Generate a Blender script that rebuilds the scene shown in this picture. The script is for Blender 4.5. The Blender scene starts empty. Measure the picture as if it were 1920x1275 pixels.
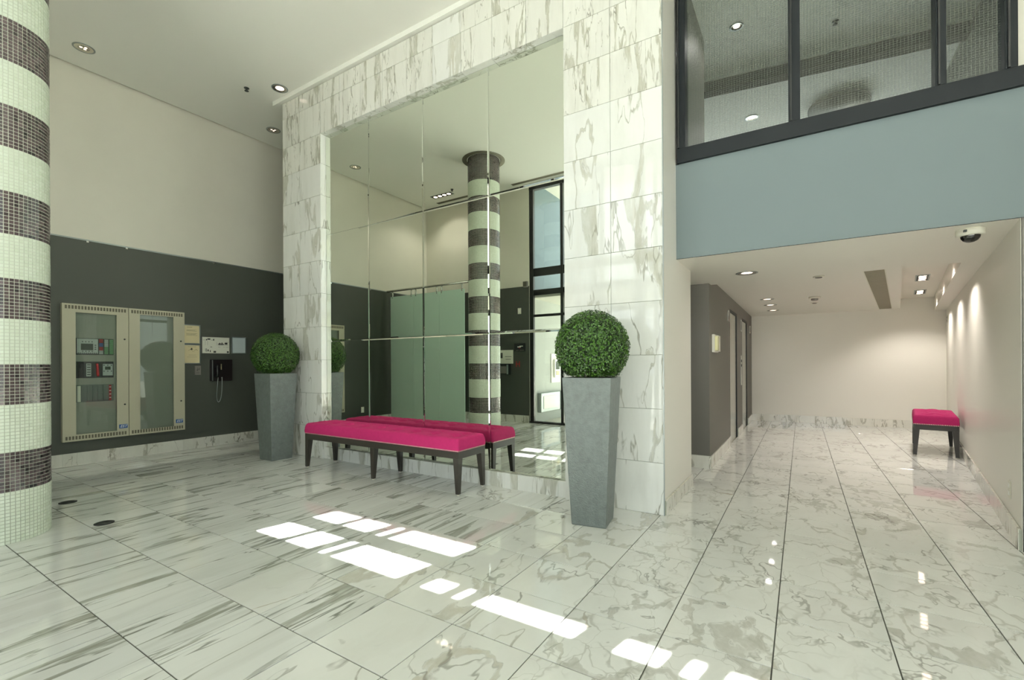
import bpy, bmesh, math, random
from mathutils import Matrix, Vector
rnd = random.Random(7)
S = bpy.context.scene
COL = S.collection

# ------------------------------------------------------------------ camera
YAW, ROLL, FPX = 0.5614, -0.0052, 862.6
cam = bpy.data.cameras.new('camera'); cam_o = bpy.data.objects.new('camera', cam); COL.objects.link(cam_o)
r = Vector((math.cos(YAW), math.sin(YAW), 0)); f = Vector((-math.sin(YAW), math.cos(YAW), 0)); u = Vector((0, 0, 1))
rr = r * math.cos(ROLL) + u * math.sin(ROLL); uu = u * math.cos(ROLL) - r * math.sin(ROLL)
m = Matrix((rr, uu, -f)).transposed().to_4x4(); m.translation = (0, 0, 1.2)
cam_o.matrix_world = m
cam.sensor_width = 36; cam.lens = FPX / 1920 * 36; cam.shift_y = (683.1 - 637.5) / 1920
cam.clip_start = 0.02; cam.clip_end = 200
S.camera = cam_o
# ------------------------------------------------------------------ sky, sun, exposure
W = bpy.data.worlds.new('world'); S.world = W; W.use_nodes = True
bg = W.node_tree.nodes['Background']; bg.inputs[0].default_value = (0.91, 0.975, 1.0, 1); bg.inputs[1].default_value = 4.6
SX, SZ = 0.22, 1.0967                      # sun travels (SX, 1, -SZ)
sun = bpy.data.lights.new('sun', 'SUN'); sun.energy = 105; sun.angle = 0.0075; sun.color = (1, 0.98, 0.96)
sun_o = bpy.data.objects.new('sun', sun); COL.objects.link(sun_o)
sun_o.rotation_euler = Vector((SX, 1, -SZ)).to_track_quat('-Z', 'Y').to_euler(); sun_o.location = (-2, -8, 9)
po = bpy.data.lights.new('window_portal', 'AREA'); po.shape = 'RECTANGLE'; po.size = 7.3; po.size_y = 4.9; po.cycles.is_portal = True
po_o = bpy.data.objects.new('window_portal', po); COL.objects.link(po_o); po_o.location = (-1.05, -0.72, 2.42); po_o.rotation_euler = (math.pi / 2, 0, 0)
pr2 = bpy.data.lights.new('side_portal', 'AREA'); pr2.shape = 'RECTANGLE'; pr2.size = 2.4; pr2.size_y = 4.9; pr2.cycles.is_portal = True
pr2_o = bpy.data.objects.new('side_portal', pr2); COL.objects.link(pr2_o); pr2_o.location = (2.72, .6, 2.42); pr2_o.rotation_euler = (math.pi / 2, 0, math.pi / 2)
pr3 = bpy.data.lights.new('mezzanine_portal', 'AREA'); pr3.shape = 'RECTANGLE'; pr3.size = 4.6; pr3.size_y = 1.75; pr3.cycles.is_portal = True
pr3_o = bpy.data.objects.new('mezzanine_portal', pr3); COL.objects.link(pr3_o); pr3_o.location = (-.8, 9.13, 3.75); pr3_o.rotation_euler = (-math.pi / 2, 0, 0)
vs = S.view_settings; vs.view_transform = 'Standard'; vs.look = 'None'; vs.gamma = 1; vs.exposure = -0.56; vs.use_curve_mapping = False
cy = S.cycles; cy.max_bounces = 14; cy.diffuse_bounces = 6; cy.glossy_bounces = 6; cy.transparent_max_bounces = 12
cy.transmission_bounces = 6; cy.sample_clamp_indirect = 6; cy.caustics_reflective = True; cy.blur_glossy = 0.3

# ------------------------------------------------------------------ helpers
def lin(h):
    h = h.lstrip('#'); o = []
    for i in (0, 2, 4):
        c = int(h[i:i + 2], 16) / 255
        o.append(c / 12.92 if c <= .04045 else ((c + .055) / 1.055) ** 2.4)
    return (*o, 1)
def node(t, ty, **kw):
    n = t.nodes.new(ty)
    for k, v in kw.items(): setattr(n, k, v)
    return n
def math_n(t, op, a, b=None, clamp=False):
    n = node(t, 'ShaderNodeMath', operation=op, use_clamp=clamp)
    for i, v in enumerate((a, b)):
        if v is None: continue
        if isinstance(v, (int, float)): n.inputs[i].default_value = v
        else: t.links.new(v, n.inputs[i])
    return n.outputs[0]
def maprange(t, v, a, b, c, d, smooth=False):
    n = node(t, 'ShaderNodeMapRange'); n.interpolation_type = 'SMOOTHSTEP' if smooth else 'LINEAR'
    t.links.new(v, n.inputs[0])
    for i, x in enumerate((a, b, c, d)):
        if isinstance(x, (int, float)): n.inputs[i + 1].default_value = x
        else: t.links.new(x, n.inputs[i + 1])
    return n.outputs[0]
def mixc(t, fac, a, b):
    n = node(t, 'ShaderNodeMix', data_type='RGBA')
    if isinstance(fac, (int, float)): n.inputs[0].default_value = fac
    else: t.links.new(fac, n.inputs[0])
    for i, x in ((6, a), (7, b)):
        if isinstance(x, tuple): n.inputs[i].default_value = x
        else: t.links.new(x, n.inputs[i])
    return n.outputs[2]
def noise(t, vec, scale, detail=2, rough=.5, dist=0):
    n = node(t, 'ShaderNodeTexNoise'); n.inputs['Scale'].default_value = scale; n.inputs['Detail'].default_value = detail
    n.inputs['Roughness'].default_value = rough; n.inputs['Distortion'].default_value = dist
    if vec is not None: t.links.new(vec, n.inputs['Vector'])
    return n.outputs['Fac']
def new_mat(name):
    m = bpy.data.materials.new(name); m.use_nodes = True; t = m.node_tree
    return m, t, t.nodes['Principled BSDF']
def mat(name, c, rough=.6, metal=0, var=0.0, vscale=6, bump=0, bscale=80, spec=None, emit=None, estr=0):
    m, t, b = new_mat(name); c = lin(c)
    b.inputs['Base Color'].default_value = c; b.inputs['Roughness'].default_value = rough; b.inputs['Metallic'].default_value = metal
    if spec is not None: b.inputs['Specular IOR Level'].default_value = spec
    if emit: b.inputs['Emission Color'].default_value = lin(emit); b.inputs['Emission Strength'].default_value = estr
    tc = node(t, 'ShaderNodeTexCoord')
    if var:
        n = noise(t, tc.outputs['Object'], vscale, 4, .6)
        f = maprange(t, n, .3, .7, 1 - var, 1 + var)
        v = node(t, 'ShaderNodeVectorMath', operation='SCALE'); v.inputs[0].default_value = c[:3]; t.links.new(f, v.inputs['Scale'])
        t.links.new(v.outputs[0], b.inputs['Base Color'])
    if bump:
        n = noise(t, tc.outputs['Object'], bscale, 3, .6); bp = node(t, 'ShaderNodeBump'); bp.inputs['Strength'].default_value = bump
        bp.inputs['Distance'].default_value = .01; t.links.new(n, bp.inputs['Height']); t.links.new(bp.outputs[0], b.inputs['Normal'])
    return m
def glass(name, tint, rough=0.0, fac=1.0):
    m, t, b = new_mat(name); t.nodes.remove(b); out = t.nodes['Material Output']
    tr = node(t, 'ShaderNodeBsdfTransparent'); tr.inputs[0].default_value = tint
    gl = node(t, 'ShaderNodeBsdfGlossy'); gl.inputs['Roughness'].default_value = rough
    lw = node(t, 'ShaderNodeLayerWeight'); lw.inputs[0].default_value = .5          # Schlick reflectance, same from both faces
    fr = math_n(t, 'ADD', math_n(t, 'MULTIPLY', math_n(t, 'POWER', lw.outputs['Facing'], 5), .9), .07)
    mx = node(t, 'ShaderNodeMixShader'); t.links.new(math_n(t, 'MULTIPLY', fr, fac, True), mx.inputs[0])
    t.links.new(tr.outputs[0], mx.inputs[1]); t.links.new(gl.outputs[0], mx.inputs[2]); t.links.new(mx.outputs[0], out.inputs[0])
    return m
def marble(name, base, grey, dark, scl, amount=1.0, tint=None, rough=.035, bandw=.05, net=0):
    """calacatta marble: ragged grey bands and thin dark veins, offset for every slab by its own random number"""
    m, t, b = new_mat(name)
    tc = node(t, 'ShaderNodeTexCoord'); oi = node(t, 'ShaderNodeObjectInfo')
    off = node(t, 'ShaderNodeVectorMath', operation='MULTIPLY'); off.inputs[1].default_value = (61.0, 37.0, 83.0)
    t.links.new(oi.outputs['Random'], off.inputs[0])
    mp = node(t, 'ShaderNodeVectorMath', operation='MULTIPLY'); mp.inputs[1].default_value = scl; t.links.new(tc.outputs['Object'], mp.inputs[0])
    ad = node(t, 'ShaderNodeVectorMath', operation='ADD'); t.links.new(mp.outputs[0], ad.inputs[0]); t.links.new(off.outputs[0], ad.inputs[1])
    v = ad.outputs[0]
    warp = node(t, 'ShaderNodeTexNoise'); warp.inputs['Scale'].default_value = 2.2; warp.inputs['Detail'].default_value = 3; t.links.new(v, warp.inputs['Vector'])
    wv = node(t, 'ShaderNodeVectorMath', operation='MULTIPLY_ADD'); t.links.new(warp.outputs['Color'], wv.inputs[0])
    wv.inputs[1].default_value = (.55, .55, .55); t.links.new(v, wv.inputs[2]); v2 = wv.outputs[0]
    n1 = noise(t, v2, .8, 4, .5); a1 = math_n(t, 'ABSOLUTE', math_n(t, 'SUBTRACT', n1, .5))
    mk = noise(t, v, .55, 2, .5)
    w = maprange(t, mk, .42, .68, .002, bandw, True)
    band = maprange(t, a1, w, math_n(t, 'MULTIPLY', w, .55), 0, 1, True)
    edge = math_n(t, 'SUBTRACT', 1, math_n(t, 'MULTIPLY', math_n(t, 'ABSOLUTE', math_n(t, 'SUBTRACT', a1, w)), 210), True)
    n2 = noise(t, v2, 1.15, 4, .5); a2 = math_n(t, 'ABSOLUTE', math_n(t, 'SUBTRACT', n2, .5))
    mk2 = maprange(t, noise(t, v, 1.1, 2), .46, .62, 0, 1, True)
    thin = math_n(t, 'MULTIPLY', maprange(t, a2, .011, .002, 0, 1, True), mk2)
    cl = noise(t, v2, 1.3, 5, .65)
    fine = noise(t, v2, 9, 4, .7)
    c0 = mixc(t, maprange(t, cl, .45, .75, 0, .28 * amount), lin(base), lin(grey))
    c1 = mixc(t, math_n(t, 'MULTIPLY', band, maprange(t, fine, .35, .65, .55 * amount, .95 * amount)), c0, lin(grey))
    c2 = mixc(t, math_n(t, 'MULTIPLY', edge, math_n(t, 'MULTIPLY', maprange(t, fine, .4, .6, .1, .75), amount)), c1, lin(dark))
    c3 = mixc(t, math_n(t, 'MULTIPLY', thin, .8 * amount), c2, lin(dark))
    if net:                                   # reticulated grey network
        vo = node(t, 'ShaderNodeTexVoronoi', feature='DISTANCE_TO_EDGE'); vo.inputs['Scale'].default_value = net; t.links.new(v2, vo.inputs['Vector'])
        ml = maprange(t, noise(t, v, .9, 2), .40, .58, 0, 1, True)
        wl_ = maprange(t, noise(t, v2, 2.5, 3), .4, .7, .012, .11, True)
        c3 = mixc(t, math_n(t, 'MULTIPLY', maprange(t, vo.outputs['Distance'], wl_, 0, 0, .55, True), ml), c3, lin(grey))
    if tint:                                  # ochre staining here and there
        st = maprange(t, noise(t, v, .9, 3), .6, .75, 0, .5, True); c3 = mixc(t, math_n(t, 'MULTIPLY', st, band), c3, lin(tint))
    hv = node(t, 'ShaderNodeHueSaturation'); t.links.new(maprange(t, oi.outputs['Random'], 0, 1, .95, 1.03), hv.inputs['Value']); t.links.new(c3, hv.inputs['Color'])
    t.links.new(hv.outputs[0], b.inputs['Base Color'])
    b.inputs['Roughness'].default_value = rough; b.inputs['Specular IOR Level'].default_value = .8
    return m
def islands(name, c1, c2, rough, metal=0, spec=.5):
    """colour varies from piece to piece"""
    m, t, b = new_mat(name); g = node(t, 'ShaderNodeNewGeometry')
    t.links.new(mixc(t, g.outputs['Random Per Island'], lin(c1), lin(c2)), b.inputs['Base Color'])
    b.inputs['Roughness'].default_value = rough; b.inputs['Specular IOR Level'].default_value = spec; b.inputs['Metallic'].default_value = metal
    return m

class MB:
    """collects shapes, then builds ONE mesh object"""
    def __init__(s): s.v = []; s.f = []; s.sm = []
    def add(s, vs, fs, smooth=False):
        o = len(s.v); s.v += [tuple(v) for v in vs]; s.f += [tuple(i + o for i in f) for f in fs]; s.sm += [smooth] * len(fs); return s
    def box(s, a, b, bev=0):
        (x0, y0, z0), (x1, y1, z1) = [tuple(map(min, a, b)), tuple(map(max, a, b))]
        if bev <= 0:
            return s.add([(x, y, z) for x in (x0, x1) for y in (y0, y1) for z in (z0, z1)],
                         [(0, 1, 3, 2), (4, 6, 7, 5), (0, 4, 5, 1), (2, 3, 7, 6), (0, 2, 6, 4), (1, 5, 7, 3)])
        bm = bmesh.new(); bmesh.ops.create_cube(bm, size=1)
        for v in bm.verts: v.co = ((v.co.x + .5) * (x1 - x0) + x0, (v.co.y + .5) * (y1 - y0) + y0, (v.co.z + .5) * (z1 - z0) + z0)
        bmesh.ops.bevel(bm, geom=bm.edges[:], offset=bev, segments=2, affect='EDGES', profile=.5, clamp_overlap=True)
        s.bm(bm); return s
    def bm(s, bm, smooth=False):
        bm.verts.index_update(); s.add([v.co[:] for v in bm.verts], [[v.index for v in f.verts] for f in bm.faces], smooth); bm.free(); return s
    def prism(s, pts, z0, z1):
        n = len(pts); vs = [(x, y, z0) for x, y in pts] + [(x, y, z1) for x, y in pts]
        return s.add(vs, [tuple(range(n))[::-1], tuple(range(n, 2 * n))] + [(i, (i + 1) % n, n + (i + 1) % n, n + i) for i in range(n)])
    def frustum(s, c, h0, h1, z0, z1):
        vs = [(c[0] + dx * h, c[1] + dy * h, z) for h, z in ((h0, z0), (h1, z1)) for dx, dy in ((-1, -1), (1, -1), (1, 1), (-1, 1))]
        return s.add(vs, [(3, 2, 1, 0), (4, 5, 6, 7)] + [(i, (i + 1) % 4, 4 + (i + 1) % 4, 4 + i) for i in range(4)])
    def lathe(s, prof, c=(0, 0, 0), n=32, axis='z', cap=True):
        vs = []; fs = []
        for r_, z in prof:
            for k in range(n):
                a = 2 * math.pi * k / n; p = (r_ * math.cos(a), r_ * math.sin(a), z)
                if axis == 'x': p = (p[2], p[0], p[1])
                if axis == 'y': p = (p[0], p[2], p[1])
                vs.append((p[0] + c[0], p[1] + c[1], p[2] + c[2]))
        for i in range(len(prof) - 1):
            for k in range(n): fs.append((i * n + k, i * n + (k + 1) % n, (i + 1) * n + (k + 1) % n, (i + 1) * n + k))
        if cap: fs += [tuple(range(n))[::-1], tuple(range((len(prof) - 1) * n, len(prof) * n))]
        return s.add(vs, fs, True)
    def tube(s, pts, rad, n=8):
        pts = [Vector(p) for p in pts]; vs = []; fs = []
        for i, p in enumerate(pts):
            d = (pts[min(i + 1, len(pts) - 1)] - pts[max(i - 1, 0)]).normalized()
            a = d.orthogonal().normalized() if abs(d.x) < .9 else d.cross(Vector((0, 0, 1))).normalized()
            if i and abs(a.dot(la)) < .999: a = (la - d * la.dot(d)).normalized()
            la = a; b = d.cross(a)
            for k in range(n):
                t = 2 * math.pi * k / n; vs.append(p + (a * math.cos(t) + b * math.sin(t)) * rad)
        for i in range(len(pts) - 1):
            for k in range(n): fs.append((i * n + k, i * n + (k + 1) % n, (i + 1) * n + (k + 1) % n, (i + 1) * n + k))
        fs += [tuple(range(n))[::-1], tuple(range(len(vs) - n, len(vs)))]
        return s.add(vs, fs, True)
    def mesh(s, name, off=(0, 0, 0)):
        me = bpy.data.meshes.new(name)
        me.from_pydata([(v[0] - off[0], v[1] - off[1], v[2] - off[2]) for v in s.v], [], s.f)
        me.polygons.foreach_set('use_smooth', s.sm); bm = bmesh.new(); bm.from_mesh(me)
        bmesh.ops.recalc_face_normals(bm, faces=bm.faces[:]); bm.to_mesh(me); bm.free(); me.update(); return me
    def build(s, name, material, parent=None, local=False, at=None, **tags):
        """world coordinates unless local; a part lives in its thing's frame; at = origin of a top-level mesh"""
        off = (0, 0, 0)
        if parent is not None and not local:
            p = parent
            while p.parent: p = p.parent
            off = p.location
        elif at is not None: off = at
        o = bpy.data.objects.new(name, s.mesh(name, off)); COL.objects.link(o)
        if parent is not None: o.parent = parent
        elif at is not None: o.location = at
        o.data.materials.append(material)
        if any(s.sm) and not all(s.sm): pass
        return tag(o, **tags)
def tag(o, label=None, cat=None, group=None, kind=None):
    for k, v in (('label', label), ('category', cat), ('group', group), ('kind', kind)):
        if v: o[k] = v
    return o
def thing(name, loc, label, cat, group=None, rz=0):
    o = bpy.data.objects.new(name, None); COL.objects.link(o); o.location = loc; o.rotation_euler = (0, 0, rz); o.empty_display_size = .1
    return tag(o, label, cat, group)
def box(a, b, bev=0): return MB().box(a, b, bev)
def struct(name, mb, material, parent=None, **k): return mb.build(name, material, parent, kind=None if parent else 'structure', **k)
def copy_tree(o, parent=None):
    c = o.copy(); COL.objects.link(c); c.parent = parent
    for ch in list(o.children): copy_tree(ch, c)
    return c
def text_mb(txt, size, place, depth=.0006, shear=0.0):
    """flat lettering as geometry; place maps (u, v, d) to a world point"""
    cu = bpy.data.curves.new('t', 'FONT'); cu.body = txt; cu.size = size; cu.align_x = 'CENTER'; cu.align_y = 'CENTER'; cu.shear = shear
    ob = bpy.data.objects.new('t', cu); COL.objects.link(ob); bpy.context.view_layer.update()
    me = bpy.data.meshes.new_from_object(ob.evaluated_get(bpy.context.evaluated_depsgraph_get()))
    mb = MB().add([place(v.co.x, v.co.y, depth) for v in me.vertices], [tuple(p.vertices) for p in me.polygons])
    bpy.data.objects.remove(ob); bpy.data.meshes.remove(me); bpy.data.curves.remove(cu); return mb

# ------------------------------------------------------------------ materials
M = {}
M['beige'] = mat('paint_beige', '#dcd9cc', .6, var=.02, vscale=2)
M['ceil'] = mat('paint_ceiling', '#f6f6ef', .75)
M['white'] = mat('paint_white', '#e6e3da', .35, spec=.35)
M['char'] = mat('paint_charcoal', '#454943', .5, spec=.3, bump=.02, bscale=400)
M['slate'] = mat('paint_dark_grey', '#5f5d57', .55, bump=.03, bscale=500)
M['blue'] = mat('paint_blue_grey', '#5a6668', .6)
M['frame'] = mat('frame_dark', '#10161a', .5, spec=.25)
M['black'] = mat('frame_black', '#151718', .35)
M['grout'] = mat('grout', '#45463f', .8)
M['wgrout'] = mat('wall_grout', '#9fa294', .8)
M['m_floor'] = marble('marble_streaked', '#e4e6e3', '#8f9185', '#55574c', (4.6, .40, 4), 1.0, bandw=.034)
M['m_net'] = marble('marble_network', '#e8e9e5', '#adaca3', '#6f6d64', (2.6, 1.9, 3), .75, '#b59a72', bandw=.025, net=2.6)
M['m_calm'] = marble('marble_calm', '#e8e9e5', '#b3b0a2', '#6f6d64', (2.0, 1.0, 2), .75, '#c2a981', bandw=.022)
M['m_wall'] = marble('marble_wall', '#e9eae5', '#b3b3a6', '#807f72', (3.0, 3.0, .62), 1.0, '#b8a688', .04, .05)
M['m_busy'] = marble('marble_wall_busy', '#e4e4dc', '#9f9e90', '#6a685a', (7.0, 7.0, 1.0), 1.15, None, .05, .055)
M['m_base'] = marble('marble_base', '#e2e1d8', '#9f9c8d', '#6f6b5a', (4.5, 4.5, 1.4), .9, '#a98f68', .06)
M['mirror'] = mat('mirror_silver', '#e2e7dc', 0.0, 1.0)
M['chrome'] = mat('chrome', '#d4d6d2', .12, 1.0)
M['steel'] = mat('brushed_steel', '#d2d2cb', .22, 1.0, var=.06, vscale=3)
M['alu'] = mat('grey_aluminium', '#9ba3a2', .35, .8)
M['pink'] = mat('pink_wool', '#a3235c', .85, var=.06, vscale=30, bump=.25, bscale=600, spec=.2)
M['wood'] = mat('espresso_wood', '#2b2722', .42)
M['nail'] = mat('nickel_nail', '#cfcabc', .25, 1.0)
M['zinc'] = mat('grey_zinc', '#606866', .42, .0, var=.16, vscale=22, bump=.5, bscale=90, spec=.5)
M['soil'] = mat('soil', '#17140f', .9, bump=.6, bscale=60)
M['leaf'] = islands('box_leaf', '#17340b', '#41681a', .3)
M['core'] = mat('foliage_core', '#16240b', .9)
M['mos_d'] = islands('mosaic_dark', '#231e1e', '#55484a', .14)
M['mos_w'] = islands('mosaic_white', '#d3dcca', '#dde5d6', .2)
M['mgrout'] = mat('mosaic_grout', '#cfd4c6', .7)
M['cab'] = mat('cabinet_enamel', '#b5b29c', .5, bump=.04, bscale=500)
M['cab_in'] = mat('cabinet_inner', '#8d9286', .5)
M['vent'] = mat('vent_dark', '#5d5a4b', .7)
M['mod_g'] = mat('module_grey', '#aab3ae', .5)
M['mod_d'] = mat('module_dark', '#232827', .5)
M['mod_s'] = mat('module_slate', '#606a64', .5)
M['lcd'] = mat('lcd', '#2c3a2c', .6)
M['red'] = mat('red_plastic', '#8f1f22', .45)
M['green'] = mat('green_keys', '#5e9466', .5)
M['badge'] = mat('badge_blue', '#23508c', .4)
M['ink'] = mat('ink', '#3a3a36', .8)
M['ltr'] = mat('letter_white', '#f0f0ec', .5)
M['cream'] = mat('cream_paper', '#d8cca4', .8)
M['paper'] = mat('white_paper', '#dedfd0', .7)
M['bpaper'] = mat('pale_blue_paper', '#b9c6c8', .5)
M['plaque'] = mat('plaque_grey', '#77736d', .5)
M['phone'] = mat('phone_black', '#1a1516', .35)
M['plastic'] = mat('white_plastic', '#dedbcd', .45)
M['yellow'] = mat('lens_amber', '#e2dfae', .25)
M['glass'] = glass('clear_glass', (.93, .98, .95, 1))
M['cglass'] = glass('cabinet_glass', (.86, .9, .87, 1), 0, .8)
M['fglass'] = glass('facade_glass', (.945, .97, .955, 1))
M['dome'] = glass('smoked_dome', (.12, .12, .12, 1), .02)
m, t, b = new_mat('frosted_glass'); b.inputs['Base Color'].default_value = lin('#e8fdf3'); b.inputs['Roughness'].default_value = .35
tl = node(t, 'ShaderNodeBsdfTranslucent'); tl.inputs[0].default_value = lin('#cfeade'); mx = node(t, 'ShaderNodeMixShader'); mx.inputs[0].default_value = .25
t.links.new(b.outputs[0], mx.inputs[1]); t.links.new(tl.outputs[0], mx.inputs[2]); t.links.new(mx.outputs[0], t.nodes['Material Output'].inputs[0])
M['frost'] = m
M['lamp'] = mat('lamp_warm', '#fff4e6', .4, emit='#ffe6cf', estr=14)
M['lampoff'] = mat('lamp_reflector', '#c9c6ba', .12, 1.0)
M['lampw'] = mat('lamp_soft', '#fff4e6', .4, emit='#ffe9d6', estr=3)
M['concrete'] = mat('paving', '#bdbcb2', .8, var=.05)
M['roof'] = mat('roof_membrane', '#c4c4ba', .8)
M['ext'] = mat('exterior_render', '#cfcfc4', .7)
M['deflector'] = mat('grille_taupe', '#8b8472', .7)
# wired glass: a fine pale wire grid in the pane
m, t, b = new_mat('wired_screen'); t.nodes.remove(b); out = t.nodes['Material Output']
tc = node(t, 'ShaderNodeTexCoord'); sp = node(t, 'ShaderNodeSeparateXYZ'); t.links.new(tc.outputs['Object'], sp.inputs[0])
fx = math_n(t, 'FRACT', math_n(t, 'MULTIPLY', sp.outputs[0], 50)); fz = math_n(t, 'FRACT', math_n(t, 'MULTIPLY', sp.outputs[2], 62))
ln = math_n(t, 'MAXIMUM', math_n(t, 'LESS_THAN', fx, .13), math_n(t, 'LESS_THAN', fz, .16))
tr = node(t, 'ShaderNodeBsdfTransparent'); df = node(t, 'ShaderNodeBsdfPrincipled'); df.inputs['Base Color'].default_value = lin('#b4b6a4'); df.inputs['Roughness'].default_value = .5
mx = node(t, 'ShaderNodeMixShader'); t.links.new(math_n(t, 'MULTIPLY', ln, .32), mx.inputs[0]); t.links.new(tr.outputs[0], mx.inputs[1]); t.links.new(df.outputs[0], mx.inputs[2]); t.links.new(mx.outputs[0], out.inputs[0])
M['wire'] = m

# ------------------------------------------------------------------ room dimensions (metres, camera eye at 1.2)
XL, YO, ZC, YM = -7.5, -0.6, 4.87, 3.70
XPL, XPR, YB = -6.05, -0.92, 4.165
OX0, OX1, OZ = -5.22, -1.775, 4.18           # mirror opening
XD, YD, YE, Z1, Z2 = -0.886, 5.624, 10.9, 2.11, 2.18
TW = 0.4234
def rwx(y): return 1.175 + .146 * (y - 4.165)

# floor ------------------------------------------------------------
fl = struct('floor', box((XL - .3, YO - .25, -.12), (2.9, 11.3, -.004)), M['grout'])
GX, GY = -.950, 2.075
tm = MB()
g = .0027
tm.box((-TW / 2 + g, -TW / 2 + g, -.012), (TW / 2 - g, TW / 2 - g, 0), .0008)
def floor_ok(cx, cy_):
    if cy_ < YO - .1 or cx < XL - .1 or cx > 2.7: return False
    if cy_ < 3.9: return True
    if cx < XPL - .1: return cy_ < 5.7
    if cy_ < YD and cx > -2.4 and cy_ > 4.7: return cx < rwx(cy_) + .45
    return XD - .3 < cx < rwx(cy_) + .3
tiles = []
for i in range(-17, 10):
    for j in range(-23, 8):
        cx, cyy = GX + (i + .5) * TW, GY - (j - .5) * TW
        if not floor_ok(cx, cyy): continue
        d = Vector((cx, cyy, -1.2)); dep = d.dot(f)
        vis = 0
        if dep > .3:
            px = 960 + FPX * d.dot(r) / dep; py = 683 + FPX * 1.2 / dep
            if -250 < px < 2150 and py < 1560: vis = 1 / dep ** 3
        tiles.append((vis, rnd.random(), cx, cyy))
tiles.sort(reverse=True)
shared = {}
for k, q in (('a', 'm_floor'), ('b', 'm_net'), ('c', 'm_calm')):
    me = tm.mesh('tile'); me.materials.append(M[q]); shared[k] = me
rest = MB()
for n, (vis, q, cx, cyy) in enumerate(tiles):
    if n < 298:
        side = cx - (-1.0) + (q - .5) * .7
        k = 'a' if cx < -2.2 + (q - .5) * .8 else ('c' if (cx < -.75 and cyy < 3.6) or q < .1 else 'b')
        o = bpy.data.objects.new('floor_tile', shared[k]); COL.objects.link(o); o.parent = fl; o.location = (cx, cyy, 0)
        if q > .5 and k == 'b': o.rotation_euler = (0, 0, math.pi)
    else: rest.box((cx - TW / 2 + g, cyy - TW / 2 + g, -.012), (cx + TW / 2 - g, cyy + TW / 2 - g, 0))
rest.build('floor_tile_field', M['m_floor'], fl, kind='stuff')

# ceiling ----------------------------------------------------------
ce = struct('ceiling', box((XL + .035, YO, ZC), (2.8, YM + .05, ZC + .12)), M['ceil'])
box((XL + .035, YM + .05, ZC), (XPL, 5.7, ZC + .12)).build('ceiling_panel', M['ceil'], ce)
struct('ceiling_slab', box((XL - .3, YO - .2, ZC + .13), (3.2, 11.4, ZC + .3)), M['char'])
struct('trim_1', box((XPL - .16, YM - .045, 4.812), (XPR, YM + .05, ZC - .0005)), M['ceil'])     # drywall strip over the marble

# left wall --------------------------------------------------------
wl = struct('wall_left', box((XL - .25, YO - .2, 0), (XL, 5.7, ZC + .13)), M['beige'])
box((XL + .0005, YO, 0), (XL + .012, 5.6, 2.757)).build('wainscot_panel', M['char'], wl)
t2 = struct('trim_2', box((XL + .0005, YO, 2.757), (XL + .016, 5.6, 2.772)), M['alu'])
for y in (2.03, 2.42, 3.48, 1.1): box((XL + .012, y - .012, 2.735), (XL + .024, y + .012, 2.757), .002).build('rail_clip', M['chrome'], t2)
struct('wall_back', box((XL, 5.62, 0), (-2.5, 5.75, ZC + .1)), M['beige'])
def baseboard(name, p0, p1, h, nrm, side_mat='m_base', step=TW, th=.016):
    d = Vector((p1[0] - p0[0], p1[1] - p0[1], 0)); L = d.length; d.normalize(); nv = Vector(nrm).normalized()
    root = None; k = 0; s0 = 0
    core = MB(); a, b_ = Vector((*p0, 0)), Vector((*p1, 0))
    core.prism([(a + nv * .0006)[:2], (b_ + nv * .0006)[:2], (b_ + nv * (th - .003))[:2], (a + nv * (th - .003))[:2]], .001, h - .002)
    root = struct(name, core, M['wgrout'])
    first = step * (.35 + .5 * rnd.random())
    while s0 < L - .01:
        s1 = min(L, s0 + (first if k == 0 else step)); e0, e1 = a + d * (s0 + .001), a + d * (s1 - .001)
        mb = MB(); c = (e0 + e1) / 2
        mb.prism([((e0 + nv * .002) - c)[:2], ((e1 + nv * .002) - c)[:2], ((e1 + nv * th) - c)[:2], ((e0 + nv * th) - c)[:2]], 0, h)
        o = mb.build('base_slab', M[side_mat], root, local=True); o.location = (c.x, c.y, 0)
        s0 = s1; k += 1
baseboard('baseboard_left', (XL + .012, YO), (XL + .012, 5.6), .15, (1, 0, 0))

# marble feature wall ----------------------------------------------
wm = struct('wall_marble', MB().box((XPL, YM + .012, 0), (OX0 - .0125, YB, 4.806)).box((OX1 + .0125, YM + .012, 0), (XPR - .012, YB, ZC + .1))
            .box((OX0, YM + .012, OZ + .012), (OX1, YB, 4.806)).box((OX0, 3.786, 0), (OX1, YB, OZ + .02)).box((XPL, YM + .03, 4.806), (XPR - .012, YB, ZC + .1)), M['wgrout'])
HZ = [0, .412, .839, 1.27, 1.70, 2.128, 2.552, 2.976, 3.395, 3.80, 4.18, 4.585, 4.806]
gap = .0016
def wall_tile(x0, x1, z0, z1, busy):
    c = ((x0 + x1) / 2, YM, (z0 + z1) / 2)
    mb = box((x0 - c[0] + gap, 0, z0 - c[2] + gap), (x1 - c[0] - gap, .014, z1 - c[2] - gap), .0012)
    o = mb.build('marble_tile', M['m_busy' if busy else 'm_wall'], wm, local=True); o.location = c
for (a, mid, b_) in ((XPL, -5.665, OX0), (OX1, -1.345, XPR)):
    for k in range(12):
        if a > -3 and k == 11: top = ZC - .002
        for (x0, x1) in ((a, mid), (mid, b_)):
            z0, z1 = HZ[k], HZ[k + 1]
            wall_tile(x0, x1, z0, z1, z0 > 3.3 if a > -3 else z0 > 3.7)
for k in (10, 11):
    for i in range(9):
        x0 = OX0 + (OX1 - OX0) * i / 9; x1 = OX0 + (OX1 - OX0) * (i + 1) / 9
        wall_tile(x0, x1, HZ[k], HZ[k + 1], i != 5)
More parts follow.
